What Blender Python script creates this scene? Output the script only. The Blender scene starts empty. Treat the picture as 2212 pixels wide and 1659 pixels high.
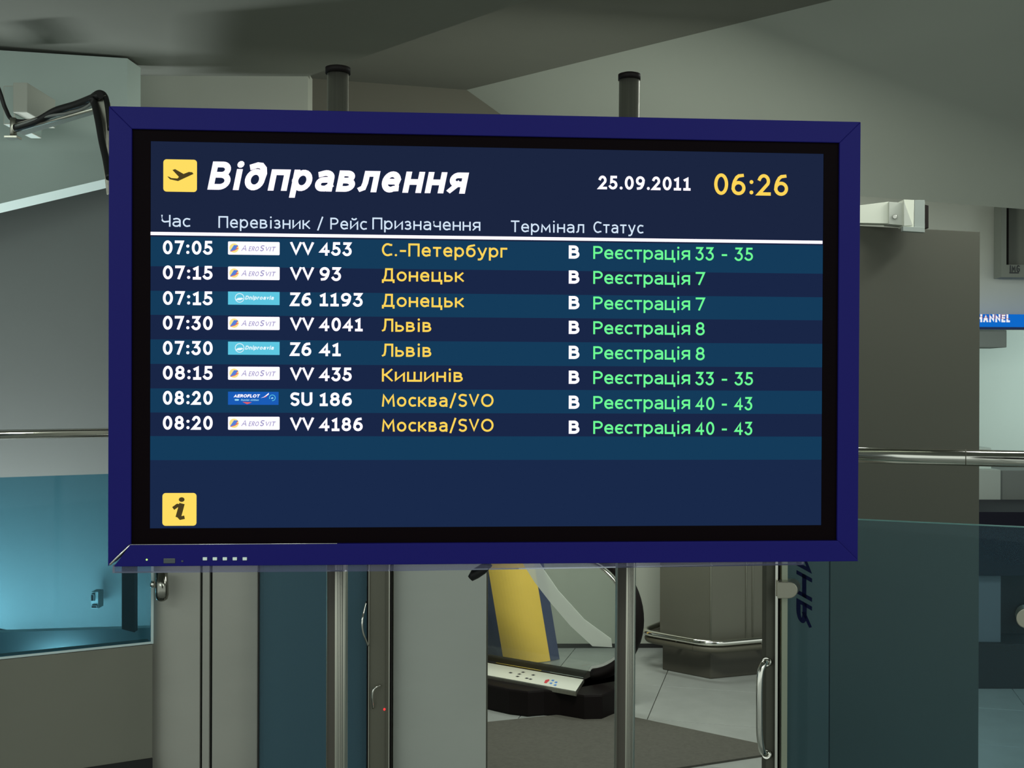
import bpy, bmesh, math, random
from mathutils import Vector, Matrix
random.seed(7)
SC = bpy.context.scene
COL = SC.collection
PI = math.pi

# ------------------------------------------------------------------ camera, world, lights, exposure
FPX, ROLL, EYE = 2400.0, 0.003, 1.6
cam_d = bpy.data.cameras.new('camera')
cam_d.sensor_width = 36.0
cam_d.lens = 36.0 * FPX / 2212.0
cam_d.clip_start, cam_d.clip_end = 0.05, 100
cam = bpy.data.objects.new('camera', cam_d)
COL.objects.link(cam)
cr, sr = math.cos(ROLL), math.sin(ROLL)
cam.matrix_world = Matrix(((cr, -sr, 0, 0), (0, 0, -1, 0), (sr, cr, 0, EYE), (0, 0, 0, 1)))
SC.camera = cam

wd = bpy.data.worlds.new('world')
SC.world = wd
wd.use_nodes = True
bg = wd.node_tree.nodes['Background']
bg.inputs[0].default_value = (0.78, 0.86, 0.80, 1)
bg.inputs[1].default_value = 1.0

SC.view_settings.view_transform = 'Standard'
SC.view_settings.look = 'None'
SC.view_settings.exposure = 0.0
SC.view_settings.gamma = 1.0
SC.view_settings.use_curve_mapping = False
SC.cycles.max_bounces = 8
SC.cycles.transparent_max_bounces = 12
SC.cycles.sample_clamp_indirect = 3.0
SC.cycles.caustics_reflective = False
SC.cycles.caustics_refractive = False


def area(name, loc, target, sx, sy, power, col):
    l = bpy.data.lights.new(name, 'AREA')
    l.shape = 'RECTANGLE'
    l.size, l.size_y, l.energy, l.color = sx, sy, power, col
    o = bpy.data.objects.new(name, l)
    COL.objects.link(o)
    o.location = loc
    o.rotation_euler = (Vector(target) - Vector(loc)).to_track_quat('-Z', 'Y').to_euler()
    return o


area('hall_fill', (-2.2, -1.5, 3.3), (-1.0, 4.0, 1.2), 2.4, 0.5, 26, (0.86, 1.0, 0.92))
area('hall_fill', (2.6, -0.6, 3.5), (1.2, 4.5, 1.6), 2.4, 0.5, 24, (0.90, 1.0, 0.90))
area('uplight_fill', (-2.65, 4.74, 0.40), (-2.62, 4.88, 1.4), 1.8, 0.18, 70, (0.92, 1.0, 1.0))  # added uplight without a fixture, brightens the far left wall from below
area('corridor_light', (4.6, 7.0, 2.1), (3.7, 7.9, 1.2), 1.6, 0.4, 22, (0.86, 1.0, 0.95))
area('landing_fill', (0.25, 5.95, 2.70), (0.40, 6.15, 0.0), 1.2, 0.35, 18, (0.92, 1.0, 0.92))  # unseen fill added behind the monitor to brighten floor and column
area('landing_fill', (0.55, 4.35, 2.25), (0.10, 6.4, 0.6), 0.8, 0.25, 44, (0.95, 1.0, 0.88))  # second unseen fill, added to brighten the banner and the wall behind
area('rail_light', (1.95, 3.3, 2.80), (1.95, 3.0, 1.4), 2.6, 0.30, 12, (0.95, 1.0, 0.95))
area('hall_fill', (2.0, 3.35, 2.75), (1.2, 3.75, 2.1), 0.5, 0.12, 6, (0.95, 1.0, 0.90))  # small fill added out of view to brighten the cream bracket


# ------------------------------------------------------------------ pixel <-> place
def ray(px, py):
    dx, dy = px - 1106.0, 829.5 - py
    return Vector(((dx * cr - dy * sr) / FPX, 1.0, (dx * sr + dy * cr) / FPX))


def P(px, py, d):
    return Vector((0, 0, EYE)) + ray(px, py) * d


def onplane(px, py, p0, n):
    r = ray(px, py)
    c = Vector((0, 0, EYE))
    return c + r * ((p0 - c).dot(n) / r.dot(n))


def ground(px, py, z=0.0):
    return onplane(px, py, Vector((0, 0, z)), Vector((0, 0, 1)))


# ------------------------------------------------------------------ materials
def srgb(c):
    out = []
    for v in c:
        v = v / 255.0
        out.append(v / 12.92 if v <= 0.04045 else ((v + 0.055) / 1.055) ** 2.4)
    return (out[0], out[1], out[2], 1.0)


MATS = {}


def mat(name, col, rough=0.6, metal=0.0, noise=0.0, scale=30.0, stretch=None, spec=0.5, coat=0.0, bump=0.0):
    if name in MATS:
        return MATS[name]
    m = bpy.data.materials.new(name)
    m.use_nodes = True
    nt = m.node_tree
    b = nt.nodes['Principled BSDF']
    b.inputs['Base Color'].default_value = (*col[:3], 1)
    b.inputs['Roughness'].default_value = rough
    b.inputs['Metallic'].default_value = metal
    b.inputs['Specular IOR Level'].default_value = spec
    b.inputs['Coat Weight'].default_value = coat
    if noise > 0 or bump > 0:
        tc = nt.nodes.new('ShaderNodeTexCoord')
        mp = nt.nodes.new('ShaderNodeMapping')
        if stretch:
            mp.inputs['Scale'].default_value = stretch
        nz = nt.nodes.new('ShaderNodeTexNoise')
        nz.inputs['Scale'].default_value = scale
        nz.inputs['Detail'].default_value = 5
        nt.links.new(tc.outputs['Object'], mp.inputs[0])
        nt.links.new(mp.outputs[0], nz.inputs[0])
        if noise > 0:
            mx = nt.nodes.new('ShaderNodeMix')
            mx.data_type = 'RGBA'
            mx.inputs['A'].default_value = (*[max(0, c * (1 - noise)) for c in col[:3]], 1)
            mx.inputs['B'].default_value = (*[min(1, c * (1 + noise)) for c in col[:3]], 1)
            nt.links.new(nz.outputs[0], mx.inputs['Factor'])
            nt.links.new(mx.outputs['Result'], b.inputs['Base Color'])
        if bump > 0:
            bp = nt.nodes.new('ShaderNodeBump')
            bp.inputs['Strength'].default_value = bump
            bp.inputs['Distance'].default_value = 0.002
            nt.links.new(nz.outputs[0], bp.inputs['Height'])
            nt.links.new(bp.outputs[0], b.inputs['Normal'])
    MATS[name] = m
    return m


def emit(name, col, strength=1.0):
    if name in MATS:
        return MATS[name]
    m = bpy.data.materials.new(name)
    m.use_nodes = True
    nt = m.node_tree
    nt.nodes.clear()
    e = nt.nodes.new('ShaderNodeEmission')
    e.inputs[0].default_value = col
    e.inputs[1].default_value = strength
    o = nt.nodes.new('ShaderNodeOutputMaterial')
    nt.links.new(e.outputs[0], o.inputs[0])
    MATS[name] = m
    return m


def tinted(name, tint, diff=(0.1, 0.2, 0.22), fdiff=0.1, rough=0.02, ior=1.45):
    """thin coated glass sheet: clear tinted transmission, a diffuse veil standing in for soft reflection, fresnel reflection"""
    m = bpy.data.materials.new(name)
    m.use_nodes = True
    nt = m.node_tree
    nt.nodes.clear()
    tr = nt.nodes.new('ShaderNodeBsdfTransparent')
    tr.inputs[0].default_value = (*tint, 1)
    df = nt.nodes.new('ShaderNodeBsdfDiffuse')
    df.inputs[0].default_value = (*diff, 1)
    gl = nt.nodes.new('ShaderNodeBsdfGlossy')
    gl.inputs['Roughness'].default_value = rough
    gl.inputs[0].default_value = (0.9, 0.95, 1, 1)
    m1 = nt.nodes.new('ShaderNodeMixShader')
    m1.inputs[0].default_value = fdiff
    m2 = nt.nodes.new('ShaderNodeMixShader')
    fr = nt.nodes.new('ShaderNodeFresnel')
    fr.inputs[0].default_value = ior
    o = nt.nodes.new('ShaderNodeOutputMaterial')
    nt.links.new(tr.outputs[0], m1.inputs[1])
    nt.links.new(df.outputs[0], m1.inputs[2])
    nt.links.new(fr.outputs[0], m2.inputs[0])
    nt.links.new(m1.outputs[0], m2.inputs[1])
    nt.links.new(gl.outputs[0], m2.inputs[2])
    nt.links.new(m2.outputs[0], o.inputs[0])
    MATS[name] = m
    return m


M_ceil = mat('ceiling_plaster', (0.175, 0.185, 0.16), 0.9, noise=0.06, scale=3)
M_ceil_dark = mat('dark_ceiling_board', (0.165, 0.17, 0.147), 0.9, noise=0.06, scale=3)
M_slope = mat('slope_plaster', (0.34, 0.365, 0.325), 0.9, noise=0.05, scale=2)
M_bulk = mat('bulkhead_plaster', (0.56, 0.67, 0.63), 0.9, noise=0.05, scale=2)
M_wall = mat('grey_wall_paint', (0.60, 0.62, 0.55), 0.85, noise=0.05, scale=2)
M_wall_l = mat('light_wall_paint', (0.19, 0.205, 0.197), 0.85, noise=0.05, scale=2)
M_white = mat('white_wall_paint', (0.60, 0.70, 0.66), 0.85, noise=0.04, scale=2)
M_back = mat('beige_wall_paint', (0.38, 0.40, 0.35), 0.85, noise=0.05, scale=2)
M_floor = mat('floor_tile', (0.30, 0.32, 0.305), 0.22, noise=0.12, scale=8)
M_grout = mat('floor_grout', (0.06, 0.06, 0.055), 0.8)
M_mat = mat('floor_mat_rubber', (0.07, 0.068, 0.056), 0.8, noise=0.3, scale=60)
M_navy = mat('navy_plastic', srgb((22, 19, 100)), 0.5, noise=0.05, scale=300, spec=0.12)
M_bezel = mat('black_bezel', (0.003, 0.001, 0.002), 0.6, spec=0.04)
M_housing = mat('black_housing', (0.012, 0.012, 0.015), 0.5)
M_chrome = mat('chrome', (0.75, 0.74, 0.68), 0.12, 1.0)
M_brush = mat('brushed_steel', (0.50, 0.49, 0.42), 0.38, 1.0, noise=0.25, scale=6, stretch=(60, 60, 0.4))
M_steel_panel = mat('steel_panel', (0.42, 0.415, 0.37), 0.5, 0.15, noise=0.10, scale=2.5, stretch=(1, 1, 3))
M_steel_dark = mat('dark_steel_panel', (0.09, 0.085, 0.062), 0.55, 0.1, noise=0.08, scale=3)
M_brown = mat('brown_grey_panel', (0.062, 0.062, 0.045), 0.7, noise=0.05, scale=3)
M_black = mat('black_rubber', (0.006, 0.004, 0.004), 0.6, spec=0.15)
M_cable = mat('black_cable', (0.009, 0.009, 0.009), 0.45, spec=0.25)
M_cream = mat('cream_enamel', (0.80, 0.82, 0.70), 0.5)
M_plate = mat('white_plate', (0.62, 0.64, 0.56), 0.4)
M_yellow = mat('yellow_print', (0.95, 0.62, 0.10), 0.6, noise=0.05, scale=20)
M_navyp = mat('navy_print', (0.05, 0.065, 0.14), 0.6)
M_colm = mat('column_steel', (0.135, 0.135, 0.108), 0.4, 0.3, noise=0.1, scale=3)
M_desk = mat('dark_desk', (0.006, 0.006, 0.014), 0.6, spec=0.15)
M_deskb = mat('dark_brown_plinth', (0.018, 0.013, 0.012), 0.6, spec=0.2)
M_grey = mat('grey_laminate', (0.22, 0.25, 0.24), 0.6)
M_blue = mat('blue_letter_film', (0.003, 0.006, 0.035), 0.6, spec=0.1)
M_dk = mat('dark_gap', (0.01, 0.01, 0.01), 0.8)
M_whitepl = mat('white_button', (0.7, 0.8, 0.75), 0.5)
M_redp = mat('red_print', (0.55, 0.04, 0.05), 0.6)
M_bluep = mat('blue_print', (0.05, 0.2, 0.55), 0.6)
M_blackp = mat('black_print', (0.02, 0.02, 0.03), 0.6)
M_edge = mat('polished_glass_edge', (0.55, 0.68, 0.68), 0.3)
M_glass_l = tinted('blue_glass', (0.40, 0.655, 0.75), (0.10, 0.30, 0.40), 0.06, ior=1.25)
M_glass_r = tinted('teal_glass', (0.77, 0.93, 1.0), (0.07, 0.14, 0.17), 0.10, ior=1.2)  # diffuse teal share stands in for a bluish reflection on the pane
M_glass_d = tinted('dark_teal_glass', (0.38, 0.55, 0.64), (0.13, 0.24, 0.30), 0.38, ior=1.2)
M_glass_c = tinted('clear_glass', (0.90, 0.94, 0.92), (0.3, 0.33, 0.3), 0.03, ior=1.3)
M_film = tinted('reflection_film', (0.75, 0.80, 0.78), (0.9, 0.95, 0.88), 0.5, ior=1.3)  # whitish colour imitating a band of reflected light
M_acryl = tinted('violet_clear_acrylic', (0.78, 0.77, 0.86), (0.25, 0.25, 0.42), 0.14, ior=1.3)


# ------------------------------------------------------------------ mesh helpers
class MB:
    def __init__(s):
        s.v, s.f, s.mi, s.sm = [], [], [], []

    def poly(s, pts, m=0, sm=False):
        n = len(s.v)
        s.v += [tuple(p) for p in pts]
        s.f.append(tuple(range(n, n + len(pts))))
        s.mi.append(m)
        s.sm.append(sm)

    def prism(s, a, b, m=0):
        """closed solid between loops a and b"""
        n, k = len(s.v), len(a)
        s.v += [tuple(p) for p in a] + [tuple(p) for p in b]
        s.f.append(tuple(range(n + k - 1, n - 1, -1)))
        s.f.append(tuple(range(n + k, n + 2 * k)))
        s.mi += [m, m]
        s.sm += [False, False]
        for i in range(k):
            j = (i + 1) % k
            s.f.append((n + i, n + j, n + k + j, n + k + i))
            s.mi.append(m)
            s.sm.append(False)

    def box(s, x0, x1, y0, y1, z0, z1, m=0):
        s.prism([(x0, y0, z0), (x1, y0, z0), (x1, y1, z0), (x0, y1, z0)],
                [(x0, y0, z1), (x1, y0, z1), (x1, y1, z1), (x0, y1, z1)], m)

    def slab(s, pts, off, m=0):
        off = Vector(off)
        s.prism([Vector(p) for p in pts], [Vector(p) + off for p in pts], m)

    def tube(s, path, r, seg=16, m=0, caps=True, flat=1.0):
        path = [Vector(p) for p in path]
        rs = r if isinstance(r, (list, tuple)) else [r] * len(path)
        n0 = len(s.v)
        up = None
        for i, p in enumerate(path):
            t = (path[min(i + 1, len(path) - 1)] - path[max(i - 1, 0)]).normalized()
            if up is None:
                up = Vector((0, 0, 1)) if abs(t.z) < 0.9 else Vector((0, 1, 0))
            a = (up - t * up.dot(t)).normalized()
            up = a
            b = t.cross(a)
            for k in range(seg):
                w = 2 * PI * k / seg
                s.v.append(tuple(p + a * (rs[i] * math.cos(w)) + b * (rs[i] * flat * math.sin(w))))
        for i in range(len(path) - 1):
            for k in range(seg):
                k2 = (k + 1) % seg
                s.f.append((n0 + i * seg + k, n0 + i * seg + k2, n0 + (i + 1) * seg + k2, n0 + (i + 1) * seg + k))
                s.mi.append(m)
                s.sm.append(True)
        if caps:
            s.f.append(tuple(range(n0 + seg - 1, n0 - 1, -1)))
            e = n0 + (len(path) - 1) * seg
            s.f.append(tuple(range(e, e + seg)))
            s.mi += [m, m]
            s.sm += [False, False]

    def build(s, name, mats, parent=None, bevel=0.0):
        me = bpy.data.meshes.new(name)
        me.from_pydata(s.v, [], s.f)
        if not isinstance(mats, (list, tuple)):
            mats = [mats]
        for m in mats:
            me.materials.append(m)
        for i, p in enumerate(me.polygons):
            p.material_index = s.mi[i]
            p.use_smooth = s.sm[i]
        me.update()
        bm = bmesh.new()
        bm.from_mesh(me)
        bmesh.ops.recalc_face_normals(bm, faces=bm.faces)
        if bevel > 0:
            es = [e for e in bm.edges if len(e.link_faces) == 2 and e.calc_face_angle(0) > 0.7]
            bmesh.ops.bevel(bm, geom=es, offset=bevel, segments=2, profile=0.6, affect='EDGES')
        bm.to_mesh(me)
        bm.free()
        o = bpy.data.objects.new(name, me)
        COL.objects.link(o)
        if parent is not None:
            o.parent = parent
        return o


def tag(o, label=None, cat=None, group=None, kind=None):
    if label:
        o['label'] = label
    if cat:
        o['category'] = cat
    if group:
        o['group'] = group
    if kind:
        o['kind'] = kind
    return o


def thing(name, loc, label, cat, group=None, rot=None):
    o = bpy.data.objects.new(name, None)
    COL.objects.link(o)
    o.location = loc
    o.empty_display_size = 0.1
    if rot is not None:
        o.matrix_world = Matrix.Translation(loc) @ rot.to_4x4()
    return tag(o, label, cat, group)


def W(mb, name, mats, parent, bevel=0.0):
    """build from world coordinates under a parent, keeping the place"""
    mwi = pmat(parent).inverted()
    mb.v = [tuple(mwi @ Vector(v)) for v in mb.v]
    return mb.build(name, mats, parent, bevel)


def pmat(o):
    m = o.matrix_basis.copy()
    while o.parent is not None:
        o = o.parent
        m = o.matrix_basis @ m
    return m


def struct(name, mb, m, bevel=0.0):
    o = mb.build(name, m, None, bevel)
    return tag(o, kind='structure')


UP = Vector((0, 0, 1))


def vwall(a, b, z0, z1, th):
    """points of a vertical slab from ground point a to b, thickness th to the far side"""
    a, b = Vector((a[0], a[1], 0)), Vector((b[0], b[1], 0))
    n = Vector((-(b - a).y, (b - a).x, 0)).normalized()
    if n.y < 0:
        n = -n
    m = MB()
    m.slab([(a.x, a.y, z0), (b.x, b.y, z0), (b.x, b.y, z1), (a.x, a.y, z1)], n * th)
    return m


# ------------------------------------------------------------------ lettering: skeleton strokes -> flat ribbons
def A(cx, cy, rx, ry, a0, a1, n=None):
    n = n or max(4, int(abs(a1 - a0) / 14))
    return [(cx + rx * math.cos(math.radians(a0 + (a1 - a0) * i / n)),
             cy + ry * math.sin(math.radians(a0 + (a1 - a0) * i / n))) for i in range(n + 1)]


XH = 0.76
D = {}


def g(ch, w, h, *strokes, **kw):
    D[ch] = (w, h, strokes, kw.get('dots', []))


g('0', .60, 1, A(.5, .5, .5, .5, 90, 450, 28))
g('1', .50, 1, [(.08, .84), (.56, 1), (.56, 0)], [(.02, 0), (1, 0)])
g('2', .58, 1, A(.47, .70, .45, .30, 158, -30) + [(.0, 0), (1, 0)])
g('3', .56, 1, [(.06, 1), (.88, 1), (.44, .60)] + A(.44, .29, .54, .31, 85, -150))
g('4', .62, 1, [(.74, 0), (.74, 1), (.0, .27), (1, .27)])
g('5', .56, 1, [(.90, 1), (.20, 1), (.16, .56)] + A(.42, .30, .56, .30, 105, -150))
g('6', .60, 1, A(.5, .30, .5, .30, 180, -180, 22), [(.0, .30), (.03, .48), (.13, .68), (.32, .88), (.52, .97), (.84, 1)])
g('7', .56, 1, [(.0, 1), (1, 1), (.36, 0)])
g('8', .60, 1, A(.5, .76, .42, .24, 90, 450, 20), A(.5, .27, .5, .27, 90, 450, 22))
g('9', .60, 1, A(.5, .70, .5, .30, 0, 360, 22), [(1, .70), (.97, .52), (.87, .32), (.68, .12), (.48, .03), (.16, 0)])
g(':', .22, XH, dots=[(.5, .10), (.5, .90)])
g('.', .20, XH, dots=[(.5, .0)])
g('-', .40, 1, [(.05, .40), (.95, .40)])
g('/', .42, 1, [(.0, -.12), (1, 1.08)])
g(' ', .24, 1)
g('B', .62, 1, [(.0, 0), (.0, 1), (.50, 1)] + A(.50, .77, .38, .23, 90, -90) + [(.0, .54)],
  [(.50, .54)] + A(.52, .27, .48, .27, 90, -90) + [(.0, 0)])
D['В'] = D['B']
g('V', .64, 1, [(.0, 1), (.5, 0), (1, 1)])
g('Z', .58, 1, [(.0, 1), (1, 1), (.0, 0), (1, 0)])
g('S', .56, 1, [(.94, .95)] + A(.50, .76, .48, .24, 70, 235) + A(.50, .25, .50, .26, 55, -140))
g('U', .66, 1, [(.0, 1), (.0, .35)] + A(.5, .32, .5, .32, 180, 360) + [(1, 1)])
g('O', .80, 1, A(.5, .5, .5, .5, 90, 450, 28))
g('С', .62, 1, [(1, .93)] + A(.58, .5, .58, .5, 62, 298, 18) + [(1, .07)])
D['C'] = D['С']
g('П', .68, 1, [(.0, 0), (.0, 1), (1, 1), (1, 0)])
g('Д', .76, 1, [(.0, -.13), (.0, 0), (1, 0), (1, -.13)], [(.12, 0), (.26, .45), (.30, 1), (.84, 1), (.84, 0)])
g('Л', .68, 1, [(.0, .0), (.16, .08), (.25, .4), (.28, 1), (1, 1), (1, 0)])
g('К', .62, 1, [(.0, 0), (.0, 1)], [(.96, 1), (.30, .52), (.04, .52)], [(.30, .52), (1, 0)])
g('М', .82, 1, [(.0, 0), (.08, 1), (.5, .28), (.92, 1), (1, 0)])
D['M'] = D['М']
g('Р', .58, 1, [(.0, 0), (.0, 1), (.5, 1)] + A(.5, .73, .5, .27, 90, -90) + [(.0, .46)])
g('Т', .60, 1, [(.0, 1), (1, 1)], [(.5, 1), (.5, 0)])
D['T'] = D['Т']
g('Ч', .60, 1, [(.0, 1), (.0, .66)] + A(.4, .68, .4, .28, 180, 270, 6) + [(1, .46)], [(1, 1), (1, 0)])
g('Н', .66, 1, [(.0, 0), (.0, 1)], [(1, 0), (1, 1)], [(.0, .5), (1, .5)])
D['H'] = D['Н']
g('Я', .62, 1, [(1, 0), (1, 1), (.5, 1)] + A(.5, .73, .5, .27, 90, 270) + [(1, .46)], [(.45, .46), (.0, 0)])
g('И', .66, 1, [(.0, 1), (.0, 0), (1, 1), (1, 0)])
g('A', .66, 1, [(.0, 0), (.5, 1), (1, 0)], [(.18, .32), (.82, .32)])
g('E', .52, 1, [(1, 1), (.0, 1), (.0, 0), (1, 0)], [(.0, .52), (.85, .52)])
g('R', .60, 1, [(.0, 0), (.0, 1), (.5, 1)] + A(.5, .74, .45, .26, 90, -90) + [(.0, .48)], [(.5, .48), (1, 0)])
g('I', .18, 1, [(.5, 0), (.5, 1)])
g('D', .66, 1, [(.0, 0), (.0, 1), (.4, 1)] + A(.4, .5, .6, .5, 90, -90) + [(.0, 0)])
g('F', .50, 1, [(1, 1), (.0, 1), (.0, 0)], [(.0, .52), (.85, .52)])
g('L', .48, 1, [(.0, 1), (.0, 0), (1, 0)])
g('N', .68, 1, [(.0, 0), (.0, 1), (1, 0), (1, 1)])
g('G', .68, 1, [(1, .9)] + A(.56, .5, .56, .5, 60, 300, 18) + [(1, .12), (1, .48), (.6, .48)])
# lower case
g('а', .54, XH, [(.12, .93)] + A(.50, .70, .48, .30, 110, 0) + [(.98, 0)], [(.98, .58), (.42, .56)] + A(.38, .28, .38, .28, 90, 270) + [(.62, .0), (.98, .2)])
g('е', .56, XH, [(.02, .52), (1, .52)] + A(.5, .5, .5, .5, 0, 300, 20) + [(.94, .08)])
g('є', .50, XH, [(1, .92)] + A(.58, .5, .58, .5, 65, 295, 16) + [(1, .08)], [(.02, .52), (.82, .52)])
g('с', .48, XH, [(1, .94)] + A(.60, .5, .60, .5, 70, 290, 16) + [(1, .06)])
g('т', .50, XH, [(.0, 1), (1, 1)], [(.5, 1), (.5, 0)])
g('р', .58, XH, [(.0, -.24), (.0, 1)], A(.5, .5, .5, .5, 165, -165, 20))
g('ц', .64, XH, [(.0, 1), (.0, 0), (1.02, 0), (1.02, -.20)], [(.82, 1), (.82, 0)])
g('і', .20, 1, [(.5, 0), (.5, .68)], dots=[(.5, 1.02)])
g('я', .54, XH, [(1, 0), (1, 1), (.5, 1)] + A(.45, .71, .43, .29, 90, 270) + [(1, .42)], [(.5, .42), (.0, 0)])
g('о', .60, XH, A(.5, .5, .5, .5, 90, 450, 24))
g('н', .56, XH, [(.0, 0), (.0, 1)], [(1, 0), (1, 1)], [(.0, .52), (1, .52)])
g('ь', .52, XH, [(.0, 1), (.0, 0), (.5, 0)] + A(.5, .30, .5, .30, -90, 90) + [(.0, .60)])
g('к', .54, XH, [(.0, 0), (.0, 1)], [(.94, 1), (.34, .52), (.04, .52)], [(.34, .52), (1, 0)])
g('в', .54, XH, [(.0, 0), (.0, 1), (.45, 1)] + A(.45, .77, .40, .23, 90, -90) + [(.0, .54)], [(.45, .54)] + A(.48, .27, .50, .27, 90, -90) + [(.0, 0)])
g('и', .58, XH, [(.0, 1), (.0, 0), (1, 1), (1, 0)])
g('й', .58, XH, [(.0, 1), (.0, 0), (1, 1), (1, 0)], A(.5, 1.42, .30, .16, 200, 340, 8))
g('ш', .86, XH, [(.0, 1), (.0, 0), (1, 0), (1, 1)], [(.5, 1), (.5, 0)])
g('у', .56, XH, [(.0, 1), (.52, .02)], [(1, 1), (.42, -.16), (.22, -.24), (.02, -.24)])
g('б', .58, 1, A(.5, .34, .5, .34, 0, 360, 22), [(.0, .34), (.03, .66), (.20, .86), (.45, .93), (.92, 1)])
g('г', .42, XH, [(.0, 0), (.0, 1), (1, 1)])
g('з', .46, XH, [(.04, .92)] + A(.42, .75, .46, .25, 125, -70) + [(.30, .53)], [(.45, .53)] + A(.42, .27, .56, .27, 80, -135))
g('л', .56, XH, [(.0, .0), (.16, .08), (.24, .4), (.26, 1), (1, 1), (1, 0)])
g('п', .56, XH, [(.0, 0), (.0, 1), (1, 1), (1, 0)])
g('ч', .54, XH, [(.0, 1), (.0, .66)] + A(.4, .68, .4, .28, 180, 270, 6) + [(1, .44)], [(1, 1), (1, 0)])
g('м', .68, XH, [(.0, 0), (.06, 1), (.5, .25), (.94, 1), (1, 0)])
g('ї', .56, XH, [(.5, 0), (.5, 1)])
g('∂', .62, 1, A(.46, .35, .46, .35, 0, 360, 22), [(.92, .35), (.98, .62), (.90, .84), (.70, .98), (.45, 1), (.16, .93)])
g('n', .54, XH, [(.0, 0), (.0, 1)], [(.0, .7)] + A(.5, .62, .5, .38, 150, 0) + [(1, 0)])
g('i', .20, 1, [(.5, 0), (.5, .68)], dots=[(.5, 1.02)])
g('p', .58, XH, [(.0, -.24), (.0, 1)], A(.5, .5, .5, .5, 165, -165, 20))
g('r', .36, XH, [(.0, 0), (.0, 1)], [(.0, .6), (.3, .93), (1, 1)])
g('v', .52, XH, [(.0, 1), (.5, 0), (1, 1)])
D['a'] = D['а']
D['o'] = D['о']
D['e'] = D['е']
g('u', .56, XH, [(.0, 1), (.0, .35)] + A(.45, .32, .45, .32, 180, 320) + [(1, .4)], [(1, 1), (1, 0)])
g('s', .44, XH, [(.94, .93)] + A(.50, .75, .48, .25, 70, 235) + A(.50, .26, .50, .26, 55, -140))
g('l', .18, 1, [(.5, 0), (.5, 1)])


def ribbon(pts, w):
    """flat strip quads following pts, mitred joins, square ends"""
    q = [pts[0]]
    for p in pts[1:]:
        if math.hypot(p[0] - q[-1][0], p[1] - q[-1][1]) > 1e-5:
            q.append(p)
    closed = math.hypot(q[0][0] - q[-1][0], q[0][1] - q[-1][1]) < 1e-4
    if closed:
        q = q[:-1]
    n = len(q)
    L, R = [], []

    def nrm(a, b):
        dx, dy = b[0] - a[0], b[1] - a[1]
        l = math.hypot(dx, dy)
        return (-dy / l, dx / l)
    if not closed:
        for e, s in ((0, 1), (n - 1, n - 2)):
            dx, dy = q[e][0] - q[s][0], q[e][1] - q[s][1]
            l = math.hypot(dx, dy)
            q[e] = (q[e][0] + dx / l * w * .5, q[e][1] + dy / l * w * .5)
    for i in range(n):
        a, b = None, None
        if closed or i > 0:
            a = nrm(q[i - 1], q[i])
        if closed or i < n - 1:
            b = nrm(q[i], q[(i + 1) % n])
        if a is None:
            a = b
        if b is None:
            b = a
        mx, my = a[0] + b[0], a[1] + b[1]
        l2 = mx * mx + my * my
        k = min(2.0 / max(l2, 1e-6), 2.6 / math.sqrt(max(l2, 1e-6)))
        mx, my = mx * k * w * .5, my * k * w * .5
        L.append((q[i][0] + mx, q[i][1] + my))
        R.append((q[i][0] - mx, q[i][1] - my))
    out = []
    for i in range(n if closed else n - 1):
        j = (i + 1) % n
        out.append([L[i], R[i], R[j], L[j]])
    return out


def letter_polys(s, width, cap, w, shear=0.0, gap=0.16):
    """quads of a line of text fitted to width x cap height; w = stroke width / cap height"""
    gp = gap
    nat = sum(D[c][0] for c in s)
    gaps = gp * (len(s) - 1)
    k = (width / cap - gaps) / nat
    if k < 0.8:
        gp *= max(0.4, k / 0.8)
        k = (width / cap - gp * (len(s) - 1)) / nat
    out = []
    x = 0.0
    for c in s:
        gw, h, strokes, dots = D[c]
        gw *= k
        top = h

        def mp(p):
            X = x + w * .5 + p[0] * max(0.001, gw - w)
            Y = p[1] + w * .5 if p[1] < 0 else w * .5 + p[1] * (h - w)
            return (X, Y)
        for st in strokes:
            ymin = min(p[1] for p in st)
            ymax = max(p[1] for p in st)
            lo = min(0, ymin) if ymin > -0.001 else ymin
            hi = top if ymax <= 1.001 else 2
            for quad in ribbon([mp(p) for p in st], w):
                quad = [(a, min(max(b, lo), hi)) for a, b in quad]
                out.append(quad)
        for dpt in dots:
            X, Y = mp(dpt)
            r = w * .60
            X = x + gw * dpt[0]
            Y = max(Y, r)
            out.append([(X + r * math.cos(a * PI / 5), Y + r * math.sin(a * PI / 5)) for a in range(10)])
        x += gw + gp
    return [[((a + b * shear) * cap, b * cap) for a, b in q] for q in out]


# ------------------------------------------------------------------ THE SETTING
CZ, HZ = 3.35, 3.0
# floor: grout bed plus tiles one by one
fb = MB()
fb.box(-5, 6, -6, 11, -0.12, -0.006)
floor = struct('floor', fb, M_grout)
fb = MB()
fb.box(-5, 6, -6, 3.5, -0.005, 0.0)
struct('floor_near', fb, M_floor)
tm = MB()
tm.box(-.298, .298, -.298, .298, -.012, 0.0)
first = None
ca, sa = math.cos(math.radians(-14)), math.sin(math.radians(-14))
for i in range(-9, 12):
    for j in range(5, 20):
        X, Y = i * .6, j * .6
        x, y = X * ca - Y * sa - 1.6, X * sa + Y * ca
        if not (-2.6 < x < 4.6 and 3.6 < y < 9.0):
            continue
        if first is None:
            first = tm.build('tile', M_floor, floor, bevel=0.0015)
            o = first
        else:
            o = first.copy()
            COL.objects.link(o)
        o.location = (x, y, 0)
        o.rotation_euler = (0, 0, math.radians(-14))

# upper ceiling
cb = MB()
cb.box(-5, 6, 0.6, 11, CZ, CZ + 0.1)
struct('ceiling', cb, M_ceil_dark)
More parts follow.
